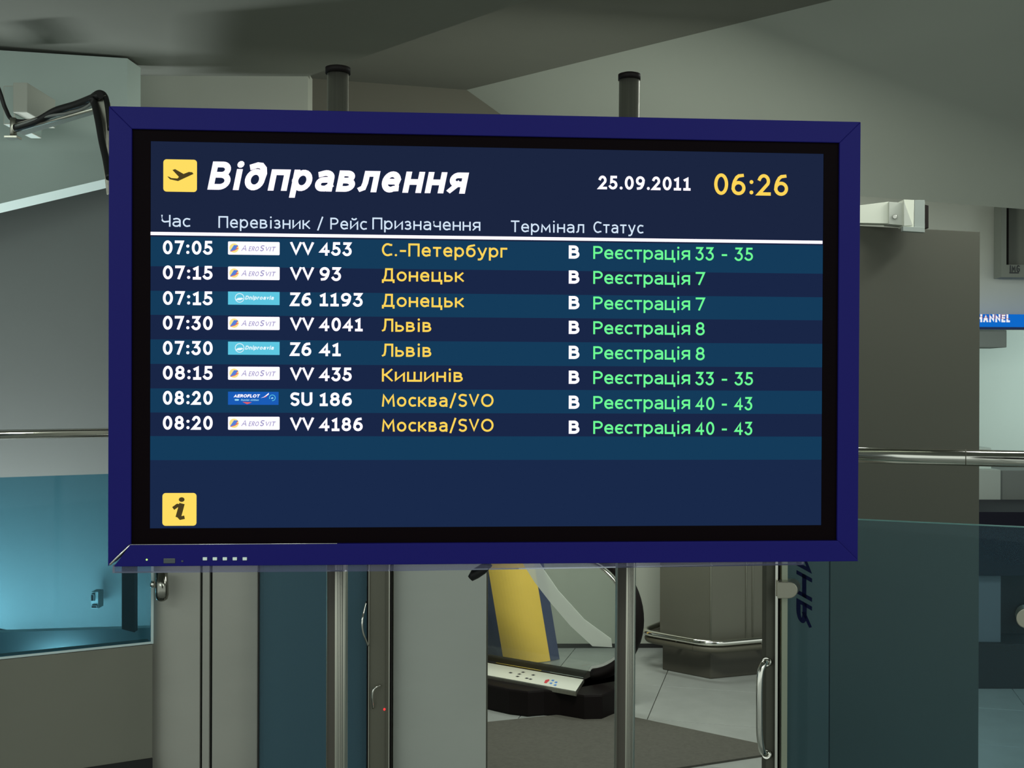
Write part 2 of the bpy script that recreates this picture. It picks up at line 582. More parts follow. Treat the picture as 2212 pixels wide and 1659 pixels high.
# lowered soffit on the left with its slanting edge
a = onplane(665, 165, Vector((0, 0, HZ)), UP)
b = onplane(875, 92, Vector((0, 0, HZ)), UP)
e = a + (b - a) * 9
sb = MB()
e = a + (b - a) * ((a.y - .8) / (a.y - b.y))
sb.slab([(-5, .8, HZ), tuple(e), tuple(a), (a.x, a.y + .05, HZ), (-5, a.y + .05, HZ)], (0, 0, .2))
struct('trim_1', sb, M_ceil)
# broad wall under it, ends at the recess
w_ = vwall((P(180, 0, 5.06).x, 5.06), (a.x, a.y), 0, HZ + .02, .12)
struct('wall_left', w_, mat('left_wall_paint', (.42, .435, .38), .9, noise=.05, scale=2))
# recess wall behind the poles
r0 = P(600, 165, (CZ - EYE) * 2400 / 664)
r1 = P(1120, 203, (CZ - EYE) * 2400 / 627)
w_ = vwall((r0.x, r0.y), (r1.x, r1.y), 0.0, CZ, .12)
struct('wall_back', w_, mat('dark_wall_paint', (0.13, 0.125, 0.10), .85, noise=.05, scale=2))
# sloping soffit on the right
A3 = onplane(1005, 195, Vector((0, 0, CZ)), UP)
B3 = onplane(1800, 0, Vector((0, 0, CZ)), UP)
C3 = P(1858, 425, 6.0)
nn = (B3 - A3).cross(C3 - A3).normalized()
E3 = A3 + (B3 - A3) * 2.6
q1 = onplane(2560, 480, A3, nn)
q0 = onplane(1005, 355, A3, nn)
q2 = Vector((q1.x + 1.5, E3.y, 0))
q2.z = A3.z - ((q2.x - A3.x) * nn.x + (q2.y - A3.y) * nn.y) / nn.z
mb = MB()
mb.slab([A3, E3, q2, q1, q0], (0, 0, .12))
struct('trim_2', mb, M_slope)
# light bulkhead, upper left, with slanting lower edge
pts = [Vector((-4.7, 4.15, P(-260, 92, 4.5).z)), P(-260, 92, 4.5), P(275, 126, 4.76), P(275, 376, 4.76), P(235, 385, 4.74), P(0, 440, 4.62), P(-260, 500, 4.5), Vector((-4.7, 4.15, P(-260, 500, 4.5).z))]
mb = MB()
mb.slab(pts, (0.01, .14, 0))
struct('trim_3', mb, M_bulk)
# left wall beneath
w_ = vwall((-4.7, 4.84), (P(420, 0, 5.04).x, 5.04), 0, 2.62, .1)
# one even paint; the added uplight pales it below the handrail line
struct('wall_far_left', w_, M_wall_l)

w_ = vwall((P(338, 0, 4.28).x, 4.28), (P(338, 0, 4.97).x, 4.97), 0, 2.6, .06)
struct('wall_light_block', w_, M_wall_l)  # unseen screen added to keep the uplight's reflection off the balustrade glass

# right side: header wall, bright wall, beige wall
h0, h1 = P(1650, 0, 6.35), P(2560, 0, 6.6)
zt = lambda x, y: A3.z - ((x - A3.x) * nn.x + (y - A3.y) * nn.y) / nn.z
w_ = vwall((P(1790, 0, 6.45).x, 6.45), (P(2700, 0, 6.55).x, 6.57), P(2117, 679, 6.5).z, 3.0, .15)
struct('wall_right_header', w_, M_wall)
w_ = vwall((P(1770, 0, 8.3).x, 8.3), (5.85, 8.3), 0, 3.0, .1)
struct('wall_right', w_, M_white)
mb = MB()
mb.box(-4.8, -4.7, 2.6, 5.0, 0, HZ)
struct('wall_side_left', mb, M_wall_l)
mb = MB()
mb.box(5.8, 5.9, 3.6, 8.4, 0, 3.0)
struct('wall_side_right', mb, M_wall)
w_ = vwall((P(900, 0, 6.75).x, 6.75), (P(1800, 0, 6.85).x, 6.85), 0, 2.9, .1)
struct('wall_middle', w_, M_back)

# ------------------------------------------------------------------ DEPARTURES MONITOR
MW, MH = 1.2, 0.7174
yaw, tilt, rl = 0.06964, 0.00688, 0.00109
RM = (Matrix.Rotation(yaw, 3, 'Z') @ Matrix.Rotation(tilt, 3, 'X') @ Matrix.Rotation(rl, 3, 'Y'))
MC = Vector((-0.0310, 1.77384, 1.67158))
mon = thing('departures_monitor', MC, 'large navy framed flat screen showing the departures timetable, held on two poles', 'monitor', rot=RM)
MI = RM.inverted()
MN = RM @ Vector((0, -1, 0))
SCR_Y = 0.006          # the glass lies a little behind the frame front


def scr(px, py, yy=SCR_Y):
    p = onplane(px, py, MC + RM @ Vector((0, yy, 0)), MN)
    l = MI @ (p - MC)
    return l.x, l.z


def rect_ring(mb, o, i, y0, y1, m=0):
    """o, i: (x0,x1,z0,z1) outer and inner; four mitred bars"""
    O = [(o[0], o[2]), (o[1], o[2]), (o[1], o[3]), (o[0], o[3])]
    I = [(i[0], i[2]), (i[1], i[2]), (i[1], i[3]), (i[0], i[3])]
    for k in range(4):
        j = (k + 1) % 4
        q = [O[k], O[j], I[j], I[k]]
        mb.prism([(a, y0, b) for a, b in q], [(a, y1, b) for a, b in q], m)


hw, hh = MW / 2, MH / 2
bx0, bz1 = scr(287, 280)
bx1, _ = scr(1811, 315)
_, bz0 = scr(1000, 1171)
# frame: top, left and right bars in one profile, the bottom rail separate
for k, q in enumerate([[(-hw, hh), (hw, hh), (bx1, bz1), (bx0, bz1)],
                       [(-hw, hh), (bx0, bz1), (bx0, bz0), (-hw, -hh)],
                       [(hw, hh), (bx1, bz1), (bx1, bz0), (hw, -hh)]]):
    m_ = MB()
    m_.prism([(a, 0, b) for a, b in q], [(a, .05, b) for a, b in q])
    m_.build('frame_rail', M_navy, mon, bevel=0.0012)
m_ = MB()
q = [(bx0, bz0), (bx1, bz0), (hw, -hh), (-hw + .010, -hh)]
m_.prism([(a, -.004, b) for a, b in q], [(a, .05, b) for a, b in q])
rail = m_.build('bottom_rail', M_navy, mon, bevel=0.001)
m_ = MB()
m_.tube([(bx0 - .001, -.002, bz0), (-hw + .004, -.003, -hh + .003)], .0017, 8)
m_.tube([(bx0, -.0035, bz0 + .0005), (bx0 + .32, -.0035, bz0 + .0003)], .0006, 6)
m_.build('corner_seam', M_chrome, mon)
ax0, _ = scr(325, 700)
ax1, _ = scr(1776.5, 700)
_, az1 = scr(325, 305)
_, az0 = scr(1000, 1138)
m_ = MB()
rect_ring(m_, (bx0 - .001, bx1 + .001, bz0 - .001, bz1 + .001), (ax0, ax1, az0, az1), .004, .03)
m_.build('bezel', M_bezel, mon)
m_ = MB()
m_.box(-hw + .01, hw - .01, .05, .075, -hh + .01, hh - .01)
m_.box(-hw + .10, hw - .10, .075, .105, -hh + .08, hh - .07)
m_.build('back_housing', M_housing, mon, bevel=.006)
# screen with its bands
C_BG = emit('screen_navy', srgb((25, 41, 74)))
C_TOP = emit('screen_navy_top', srgb((27, 37, 64)))
C_LT = emit('screen_teal_band', srgb((20, 59, 90)))
C_DK = emit('screen_dark_band', srgb((25, 38, 70)))
ROW0 = scr(325, 522)[1]
ROW9 = scr(325, 992)[1]
rp = (ROW0 - ROW9) / 9 if False else (scr(325, 522)[1] - scr(325, 940)[1]) / 7.86
ys = [az1, scr(325, 440)[1], scr(325, 511)[1]]
edges = [scr(325, y)[1] for y in (511, 575, 628, 680, 733, 786, 839, 891, 942, 994)]
m_ = MB()
def band(z1, z0, mi):
    m_.poly([(ax0, SCR_Y, z0), (ax1, SCR_Y, z0), (ax1, SCR_Y, z1), (ax0, SCR_Y, z1)], mi)
band(az1, edges[0], 1)
for k in range(9):
    band(edges[k], edges[k + 1], 2 if k % 2 == 0 else 3)
band(edges[9], az0, 0)
m_.box(ax0, ax1, SCR_Y + .001, SCR_Y + .02, az0, az1, 0)
screen = m_.build('screen', [C_BG, C_TOP, C_LT, C_DK], mon)
# thin cover glass keeps the reflections of the hall
SW = emit('screen_white', (1.25, 1.15, 1.30, 1))
SY = emit('screen_yellow', srgb((255, 222, 98)))
SYT = emit('screen_yellow_text', srgb((255, 214, 88)))
SG = emit('screen_green', srgb((110, 252, 150)))
SH = emit('screen_pale_blue', srgb((214, 232, 250)))
SDK = emit('screen_olive', srgb((72, 62, 34)))
LC = emit('screen_cyan', srgb((94, 200, 226)))
LCW = emit('screen_cyan_white', srgb((232, 250, 255)))
LB = emit('screen_blue', srgb((26, 92, 184)))
LBL = emit('screen_mid_blue', srgb((88, 130, 215)))
LV = emit('screen_violet_grey', srgb((150, 146, 190)))
LY = emit('screen_pale_yellow', srgb((250, 228, 140)))
LR = emit('screen_red', srgb((228, 96, 96)))


def flat(mb, pts, y, m=0):
    mb.poly([(a, y, b) for a, b in pts], m)


def text(name, s, x0, x1, yb, cap, w, m, shear=0.0, yref=None, gap=0.16):
    """text baseline starts at pixel (x0, yb); cap height in pixels"""
    X0, Z0 = scr(x0, yb)
    X1, _ = scr(x1, yb)
    _, Z1 = scr(x0, yb - cap)
    c = Z1 - Z0
    mb = MB()
    width = (X1 - X0) - abs(shear) * c * (1.0 if s[-1] in 'B' else .75)
    for qd in letter_polys(s, width, c, w, shear, gap):
        flat(mb, [(X0 + a, Z0 + b) for a, b in qd], SCR_Y - .0006)
    return mb.build(name, m, screen)


def rrect(x0, x1, z0, z1, r, n=5):
    out = []
    for cx, cz, a0 in ((x1 - r, z1 - r, 0), (x0 + r, z1 - r, 90), (x0 + r, z0 + r, 180), (x1 - r, z0 + r, 270)):
        out += [(cx + r * math.cos(math.radians(a0 + 90 * i / n)), cz + r * math.sin(math.radians(a0 + 90 * i / n))) for i in range(n + 1)]
    return out


# heading icon
X0, Z1 = scr(353, 344)
X1, Z0 = scr(425.5, 415)
ic = MB()
flat(ic, rrect(X0, X1, Z0, Z1, .005), SCR_Y - .0004, 0)


def U(u, v):
    return (X0 + (X1 - X0) * u, Z0 + (Z1 - Z0) * v)


for pl in ([(.12, .47), (.20, .38), (.44, .33), (.90, .56), (.86, .61), (.76, .62), (.52, .52), (.42, .41), (.24, .42), (.17, .46)],
           [(.30, .64), (.37, .66), (.60, .49), (.66, .55), (.64, .60), (.40, .68)][:4] + [(.60, .46), (.50, .42)],
           [(.27, .67), (.35, .70), (.66, .52), (.50, .45)]):
    flat(ic, [U(*p) for p in pl], SCR_Y - .0007, 1)
ic.build('aircraft_symbol', [SY, SDK], screen)
text('heading', 'Ві∂правлення', 448, 1013, 409.7, 61, .205, SW, shear=.20, gap=.13)
text('date_text', '25.09.2011', 1292.5, 1491.5, 408.8, 29.5, .185, SW)
text('clock_text', '06:26', 1542.4, 1702, 420.9, 46.5, .155, SYT)
text('column_heading', 'Час', 348.4, 411, 489.6, 25.5, .125, SH)
text('column_heading', 'Перевізник / Рейс', 472, 792.4, 492.3, 25.5, .125, SH)
text('column_heading', 'Призначення', 804.4, 1037.6, 495.5, 25.5, .125, SH)
text('column_heading', 'Термінал', 1103.5, 1261.7, 501.3, 25, .125, SH)
text('column_heading', 'Статус', 1281.8, 1389.5, 503.2, 25, .125, SH)
# rule
X0, Z1 = scr(325, 500.8)
X1, _ = scr(1776.5, 519.7)
_, Z0 = scr(325, 507.8)
m_ = MB()
flat(m_, [(X0, Z0), (X1, Z0), (X1, Z1), (X0, Z1)], SCR_Y - .0005)
m_.build('rule_line', SW, screen)

rows = [('07:05', 'a', 'VV', '453', 'С.-Петербург', 1095.7, '33 - 35'),
        ('07:15', 'a', 'VV', '93', 'Донецьк', 1001.9, '7'),
        ('07:15', 'd', 'Z6', '1193', 'Донецьк', 1001.9, '7'),
        ('07:30', 'a', 'VV', '4041', 'Львів', 932, '8'),
        ('07:30', 'd', 'Z6', '41', 'Львів', 932, '8'),
        ('08:15', 'a', 'VV', '435', 'Кишинів', 1000, '33 - 35'),
        ('08:20', 'f', 'SU', '186', 'Москва/SVO', 1066, '40 - 43'),
        ('08:20', 'a', 'VV', '4186', 'Москва/SVO', 1066, '40 - 43')]


def logo(kind, k):
    y0 = 521.6 + 54.07 * k
    X0, Z1 = scr(492.7, y0)
    X1, Z0 = scr(604, y0 + 28.3)
    Z0 = scr(492.7, y0 + 28.3)[1]
    wd_, ht = X1 - X0, Z1 - Z0
    mb = MB()
    ya, yb, yc, yd = SCR_Y - .0003, SCR_Y - .0005, SCR_Y - .0007, SCR_Y - .0009
    q = lambda u, v: (X0 + u * wd_, Z0 + v * ht)

    def word(s, u0, u1, v, capv, w, m, sh=.25, y=None):
        c = capv * ht
        for qd in letter_polys(s, (u1 - u0) * wd_ - sh * c, c, w, sh, .14):
            flat(mb, [(X0 + u0 * wd_ + a, Z0 + v * ht + b) for a, b in qd], y or yc, m)
    if kind == 'a':
        flat(mb, rrect(X0, X1, Z0, Z1, .0015, 3), ya, 0)
        flat(mb, [(X0 + wd_ * .117 + ht * .36 * math.cos(t * PI / 12), Z0 + ht * .50 + ht * .36 * math.sin(t * PI / 12)) for t in range(24)], yb, 1)
        flat(mb, [q(.035, .20), q(.13, .30), q(.215, .50), q(.165, .50), q(.20, .66), q(.12, .74), q(.11, .44)], yc, 3)
        flat(mb, [q(.035, .24), q(.145, .38), q(.175, .62), q(.20, .72), q(.115, .72)], yd, 2)
        word('A', .255, .385, .28, .48, .13, 4)
        word('ERO', .395, .61, .28, .36, .15, 4)
        word('S', .61, .715, .28, .46, .17, 4)
        word('VIT', .71, .93, .28, .36, .17, 4)
        return mb.build('carrier_logo', [SW, LY, LBL, LR, LV], screen)
    if kind == 'd':
        flat(mb, [q(0, 0), q(1, 0), q(1, 1), q(0, 1)], ya, 0)
        cx, cz = q(.225, .52)
        for qd in ribbon([(cx + ht * .33 * math.cos(t * PI / 12), cz + ht * .33 * math.sin(t * PI / 12)) for t in range(25)], ht * .05):
            flat(mb, qd, yc, 1)
        flat(mb, [q(.15, .34), q(.24, .34), q(.30, .46), q(.27, .54), q(.20, .52), q(.17, .46)], yc, 1)
        word('Dniproavia', .33, .90, .40, .30, .22, 1)
        return mb.build('carrier_logo', [LC, LCW], screen)
    flat(mb, [q(0, 0), q(.98, 0), q(.98, 1), q(0, 1)], ya, 0)
    word('AEROFLOT', .11, .62, .56, .24, .24, 1)
    word('Russian Airlines', .25, .60, .30, .15, .17, 2)
    flat(mb, rrect(*q(.13, .31)[:1], q(.21, .31)[0], q(.13, .31)[1], q(.13, .44)[1], ht * .05, 3), yc, 2)
    flat(mb, [q(.63, .52), q(.70, .62), q(.79, .92), q(.79, .80), q(.72, .60)], yc, 1)
    flat(mb, [q(.69, .56), q(.73, .66), q(.76, .72), q(.74, .60)], yd, 3)
    flat(mb, [q(.28, .22), q(.46, .20), q(.41, .10), q(.37, .05)], yc, 3)
    cx, cz = q(.86, .54)
    for qd in ribbon([(cx + ht * .22 * math.cos(t * PI / 10), cz + ht * .22 * math.sin(t * PI / 10)) for t in range(-5, 12)], ht * .05):
        flat(mb, qd, yc, 4)
    flat(mb, [q(.83, .50), q(.86, .60), q(.885, .52), q(.85, .44)], yd, 2)
    return mb.build('carrier_logo', [LB, SW, emit('screen_ice', srgb((150, 214, 240))), LR, LC], screen)


BL = [549.2, 603.3, 658.6, 712.2, 766.3, 820.1, 874.2, 928.2]
numx = {'453': 760, '93': 737, '1193': 783.7, '4041': 783.5, '41': 736, '435': 760, '186': 760, '4186': 783.5}
for k, (tm_, lg, code, num, dest, dx1, gate) in enumerate(rows):
    b = BL[k]
    text('departure_time', tm_, 352, 459.5, b, 30, .19, SW)
    logo(lg, k)
    text('flight_number', code, 627, {'VV': 678, 'Z6': 672.5, 'SU': 674.7}[code], b + 2.6, 29.4, .19, SW, gap=(.03 if code == 'VV' else .14))
    text('flight_number', num, 690.5, numx[num], b + 3, 29.4, .19, SW)
    text('destination', dest, 825, dx1, b + 4.2, 28.2, .15, SYT)
    text('terminal_letter', 'B', 1228.5, 1251.5, b + 9.5 - .1 * k, 28.5, .22, SW)
    text('status_text', 'Реєстрація', 1281.4, 1490.5, b + 10.2 - .15 * k, 28, .145, SG, gap=.12)
    text('status_text', gate, 1502.5, {'7': 1522.6, '8': 1522, '33 - 35': 1626.5, '40 - 43': 1625}[gate], b + 13 - .25 * k, 28.5, .145, SG)
# information icon
X0, Z1 = scr(351, 1065)
X1, Z0 = scr(424.5, 1135.5)
ic = MB()
flat(ic, rrect(X0, X1, Z0, Z1, .005), SCR_Y - .0004, 0)
flat(ic, [U(.565 + .085 * math.cos(t * PI / 8), .80 + .072 * math.sin(t * PI / 8)) for t in range(16)], SCR_Y - .0007, 1)
for qd in ribbon([U(.36, .56), U(.44, .62), U(.56, .60), U(.51, .42), U(.48, .29), U(.53, .235), U(.60, .25)], .0055):
    flat(ic, qd, SCR_Y - .0007, 1)
for qd in ribbon([U(.555, .60), U(.53, .50), U(.485, .33)], .0085):
    flat(ic, qd, SCR_Y - .0007, 1)
ic.build('information_symbol', [SY, SDK], screen)

# controls on the bottom rail
for i in range(5):
    X, Z = scr(443 + 21.5 * i, 1206.8, -.004)
    m_ = MB()
    m_.box(X - .0033, X + .0033, -.0062, -.003, Z - .0024, Z + .0024)
    m_.build('button', M_whitepl, mon, bevel=.0006)
X, Z = scr(317, 1209, -.004)
m_ = MB()
m_.tube([(X, -.003, Z), (X, -.0055, Z)], [.0018, .0012], 10)
m_.build('status_light', emit('green_led', (0.55, 0.9, 0.25, 1), 1.2), mon)['label'] = 'tiny green status light'
X, Z = scr(366, 1211.5, -.004)
m_ = MB()
m_.box(X - .0090, X + .0090, -.0052, -.003, Z - .0040, Z + .0040)
m_.build('sensor_window', mat('sensor_olive', (.05, .06, .07), .3), mon, bevel=.001)
X, Z = scr(394, 1212, -.004)
m_ = MB()
m_.box(X - .0016, X + .0016, -.0050, -.003, Z - .0012, Z + .0012)
m_.build('sensor_dot', mat('sensor_olive', (.05, .06, .07), .3), mon)
# clear lip hanging below
m_ = MB()
xl, zl0 = scr(243, 1238, .0)
xr, zl1 = scr(1762, 1216, .0)
m_.prism([(xl, .0, -hh + .001), (hw - .09, .0, -hh + .001), (hw - .09, .0, -hh - .006), (xl + .45, .0, -hh - .011), (xl, .0, zl0)],
         [(xl, .012, -hh + .001), (hw - .09, .012, -hh + .001), (hw - .09, .012, -hh - .006), (xl + .45, .012, -hh - .011), (xl, .012, zl0)])
m_.build('lower_lip', M_acryl, mon)['label'] = 'clear violet plastic lip'
# raised nub on top and screw on the back
X, Z = scr(843, 236, .06)
m_ = MB()
m_.tube([(X, .062, hh - .03), (X, .062, hh + .008)], .0038, 10)
m_.build('mounting_bolt', M_brush, mon)
m_ = MB()
m_.box(.535, .6005, .012, .05, hh - .002, hh + .0022)
m_.build('top_cap', M_navy, mon)
# mounting brackets to the poles
PD = 1.775 + .155
for px in (728, 1352):
    X, Z = scr(px, 700, .105)
    m_ = MB()
    m_.box(X - .045, X + .045, .100, .118, -.20, .22)
    m_.build('pole_bracket', M_housing, mon, bevel=.002)

# poles
for (pxb, pxt, ytop, capw, d, lab) in ((727.5, 730, 152, .0215, 1.905, 'brushed steel support pole behind the left half of the screen, wide black cap'),
                                        (1348.5, 1359.5, 166, .0198, 1.965, 'brushed steel support pole behind the right half of the screen, close fitting black cap')):
    top = P(pxt, ytop, d)
    bot = P(pxb, 1659, d)
    dirv = (top - bot) / (top.z - bot.z)
    base = bot - dirv * bot.z
    t = thing('support_pole', base, lab, 'pole', 'poles carrying the departures screen')
    m_ = MB()
    m_.tube([base + dirv * .01, top - dirv * .004], .0182, 28)
    W(m_, 'pole', M_brush, t)
    m_ = MB()
    m_.tube([top - dirv * .006, top + dirv * .004, top + dirv * .006], [capw, capw, capw * .7], 24)
    W(m_, 'cap', M_black, t)
    m_ = MB()
    m_.tube([base, base + Vector((0, 0, .012))], .11, 28)
    W(m_, 'base_plate', M_brush, t)
    # slotted profile: a dark slot on the left, fine ribs on the right
    def arcstrip(xa, xb, r_, z0, z1, nm, mm):
        mb_ = MB()
        k_ = max(2, int(abs(xb - xa) / .003))
        ring = []
        for rr in (r_, r_ - .003):
            ring.append([(xa + (xb - xa) * i_ / k_) for i_ in range(k_ + 1)])
        pts_ = [(x_, -math.sqrt(max(r_ * r_ - x_ * x_, 1e-9))) for x_ in ring[0]] + [(x_ * .86, -math.sqrt(max(r_ * r_ - x_ * x_, 1e-9)) * .86) for x_ in reversed(ring[0])]
        lo = [base + dirv * z0 + Vector((x_, y_, 0)) for x_, y_ in pts_]
        hi = [base + dirv * z1 + Vector((x_, y_, 0)) for x_, y_ in pts_]
        mb_.prism(lo, hi)
        W(mb_, nm, mm, t)

    arcstrip(-.0150, -.0008, .0188, .02, 1.30, 'dark_slot', mat('slot_brown', (.045, .038, .028), .5))
    for s_ in (.0030, .0058, .0086, .0114):
        arcstrip(s_, s_ + .0009, .0188, .02, 1.30, 'rib', mat('rib_grey', (.10, .10, .085), .5))

# black plug under the monitor
m_ = MB()
pp = [P(1058, 1216, 1.83), P(1042, 1230, 1.83), P(1026, 1240, 1.83), P(1016, 1250, 1.83)]
m_.tube(pp, [.0065, .0085, .009, .0055], 12)
o = m_.build('cable_plug', M_cable)
tag(o, 'short black cable plug poking out beneath the monitor', 'cable plug')

# ------------------------------------------------------------------ UPPER LEFT: cable arm and cables
arm = thing('cable_tray', P(30, 285, 2.25), 'slim metal tray arm carrying black cables left of the monitor', 'cable tray')
m_ = MB()
p0, p1 = P(28, 268, 2.25), P(218, 208, 2.08)
m_.slab([p0, p1, p1 + Vector((0, 0, -.012)), p0 + Vector((0, 0, -.012))], (0, .05, 0))
W(m_, 'tray_bar', M_brush, arm)
m_ = MB()
p0, p1 = P(30, 284, 2.24), P(216, 232, 2.07)
m_.tube([p0, p1], .003, 8)
W(m_, 'lower_rod', M_brush, arm)
m_ = MB()
c0, c1 = P(29, 255, 2.245), P(29, 296, 2.245)
m_.tube([c0, c1], .0065, 12)
W(m_, 'end_clamp', M_brush, arm, 0)
m_ = MB()
p0 = P(29, 296, 2.245)
m_.box(p0.x - .014, p0.x + .012, p0.y - .012, p0.y + .012, p0.z - .004, p0.z + .001)
W(m_, 'foot_plate', M_brush, arm, .001)
m_ = MB()
p0, p1 = P(212, 205, 2.06), P(232, 400, 2.0)
m_.slab([P(206, 212, 2.06), P(228, 205, 2.06), P(236, 330, 2.03), P(234, 420, 2.0), P(230, 420, 2.0)], (0, .012, 0))
W(m_, 'upright_strip', M_brush, arm, .001)
def curve(pts, n=8):
    pts = [Vector(p) for p in pts]
    out = []
    pp_ = [pts[0] * 2 - pts[1]] + pts + [pts[-1] * 2 - pts[-2]]
    for i in range(1, len(pp_) - 2):
        for k in range(n):
            t_ = k / n
            a_, b_, c_, d_ = pp_[i - 1:i + 3]
            out.append(.5 * ((2 * b_) + (c_ - a_) * t_ + (2 * a_ - 5 * b_ + 4 * c_ - d_) * t_ ** 2 + (3 * b_ - a_ - 3 * c_ + d_) * t_ ** 3))
    out.append(pts[-1])
    return out


for pts, r, lab in (
        ([P(-60, 60, 2.26), P(-20, 150, 2.26), P(0, 200, 2.26), P(12, 235, 2.26), P(30, 260, 2.25), P(80, 258, 2.22), P(140, 232, 2.16), P(200, 212, 2.09), P(222, 214, 2.09)], .0042, 'thick black cable hanging in from the upper left onto the tray'),
        ([P(34, 276, 2.22), P(80, 262, 2.19), P(120, 240, 2.16), P(165, 226, 2.12), P(205, 210, 2.06), P(216, 205, 2.05)], .0075, 'fattest black cable sagging along the metal tray'),
        ([P(34, 272, 2.21), P(100, 252, 2.17), P(150, 244, 2.13), P(185, 232, 2.09), P(206, 214, 2.06)], .0028, 'thin grey cable looping under the black cables on the tray'),
        ([P(196, 212, 2.05), P(204, 225, 2.05), P(212, 260, 2.03), P(220, 305, 2.01), P(229, 345, 1.99), P(236, 385, 1.97)], .0062, 'black cable running down behind the left edge of the monitor'),
        ([P(200, 208, 2.08), P(214, 200, 2.08), P(226, 206, 2.07), P(232, 228, 2.05), P(238, 280, 2.03)], .005, 'black cable bent over the top of the tray arm')):
    m_ = MB()
    m_.tube(curve(pts), r, 12)
    o = m_.build('cable', mat('grey_cable', (.16, .17, .16), .4) if 'grey' in lab else M_cable)
    tag(o, lab, 'cable', 'cables at the monitor arm')
# square duct above the tray
m_ = MB()
p = P(40, 180, 4.4)
m_.box(P(20, 0, 4.4).x, P(45, 0, 4.4).x, 4.35, 4.6, P(0, 275, 4.4).z, P(0, 192, 4.4).z, 1)
m_.box(P(45.5, 0, 4.4).x, P(76, 0, 4.4).x, 4.33, 4.6, P(0, 252, 4.4).z, P(0, 188, 4.4).z, 0)
o = m_.build('ceiling_duct', [M_wall, M_bulk], None, bevel=.004)
tag(o, 'small square grey duct box on the pale bulkhead above the cable tray', 'duct')

# ------------------------------------------------------------------ LEFT BARRIER
def linepts(xa, da, xb, db):
    a_, b_ = P(xa, 0, da), P(xb, 0, db)
    return Vector((a_.x, a_.y, 0)), Vector((b_.x, b_.y, 0))


FA, FB = linepts(0, 3.70, 330, 3.93)
fd = (FB - FA).normalized()
fn = Vector((-fd.y, fd.x, 0))
FL = FA - fd * 2.9
lb = thing('glass_barrier', FA, 'blue tinted glass barrier pane at the left edge, standing on the low grey wall', 'glass barrier')
m_ = MB()
m_.slab([FL + UP * .685, FB + UP * .685, FB + UP * 1.283, FL + UP * 1.283], fn * .010)
W(m_, 'glass_pane', M_glass_l, lb)
m_ = MB()
m_.slab([FL + UP * .677, FB + UP * .677, FB + UP * .685, FL + UP * .685], fn * .012)
m_.slab([FB + UP * .677, FB + fd * .009 + UP * .677, FB + fd * .009 + UP * 1.283, FB + UP * 1.283], fn * .012)
W(m_, 'edge_strip', M_edge, lb)
# low wall below
m_ = MB()
FBr = FB + fd * .005
m_.slab([FL - fn * .004, FBr - fn * .004, FBr + UP * .675 - fn * .004, FL + UP * .675 - fn * .004], fn * .10)
struct('wall_low_left', m_, mat('low_wall_paint', (.175, .175, .14), .7, noise=.06, scale=3))
m_ = MB()
m_.slab([FL - fn * .012, FBr - fn * .012, FBr + UP * .275 - fn * .012, FL + UP * .275 - fn * .012], fn * .01)
struct('baseboard_left', m_, M_dk)
ka, kb = P(-1050, 0, 4.30), P(337, 0, 4.56)
m_ = MB()
kz0, kz1 = P(0, 1375, 4.508).z, P(330, 1356, 4.56).z
m_.slab([(ka.x, ka.y, 0), (kb.x, kb.y, 0), (kb.x, kb.y, kz1), (ka.x, ka.y, kz0)], (0, .05, 0))
struct('trim_4', m_, mat('pale_kerb', (.62, .66, .64), .7))
# handrail
hr = thing('handrail', FA + UP * 1.425, 'dull steel handrail tube left of the monitor above the blue glass', 'handrail')
m_ = MB()
m_.tube([FL + UP * 1.425 + fn * .03, FB + fd * .02 + UP * 1.425 + fn * .03], .0165, 24)
W(m_, 'rail_tube', M_chrome, hr)
m_ = MB()
m_.tube([FB + UP * 1.286 + fn * .03, FB + UP * 1.43 + fn * .03], .010, 12)
W(m_, 'rail_stem', M_chrome, hr)
# things seen through the blue glass
m_ = MB()
a_ = P(263, 1245, 4.10)
m_.slab([P(263, 1100, 4.44), P(290, 1100, 4.46), P(290, 1366, 4.46), P(263, 1359, 4.44)], (.0, .04, 0))
o = m_.build('dark_post', M_black)
tag(o, 'flat black upright strip seen through the blue glass', 'post')
m_ = MB()
a_ = P(205, 1296, 4.93)
m_.box(a_.x - .010, a_.x + .022, 4.91, 4.975, a_.z - .035, a_.z + .04, 0)
m_.box(a_.x - .008, a_.x + .008, 4.90, 4.912, a_.z - .0, a_.z + .03, 1)
m_.box(a_.x - .006, a_.x + .020, 4.90, 4.912, a_.z - .032, a_.z - .018, 1)
o = m_.build('wall_socket', [M_grey, M_black], None, bevel=.002)
tag(o, 'small wall socket with dark insert on the wall behind the blue glass', 'socket')
m_ = MB()
g0_ = P(54, 1377, 4.62)
m_.slab([P(-200, 1330, 4.62), g0_, (g0_.x, 4.62, .0), (P(-200, 0, 4.62).x, 4.62, 0)], (0, .06, 0))
o = m_.build('dark_case', M_deskb)
tag(o, 'dark case with a slanting top just showing at the left edge behind the blue glass', 'case')

# ------------------------------------------------------------------ CENTRE: cladding panels, door leaf, light panel
CA, CB = linepts(330, 3.98, 1055, 3.98)
clad = thing('steel_cladding', CA, 'grey metal cladding with two vertical joints below the left of the monitor', 'cladding')
def vbox(x0, x1, d, th, z0, z1, mb=None, m=0):
    mb = mb or MB()
    mb.box(P(x0, 0, d).x, P(x1, 0, d).x, d, d + th, z0, z1, m)
    return mb


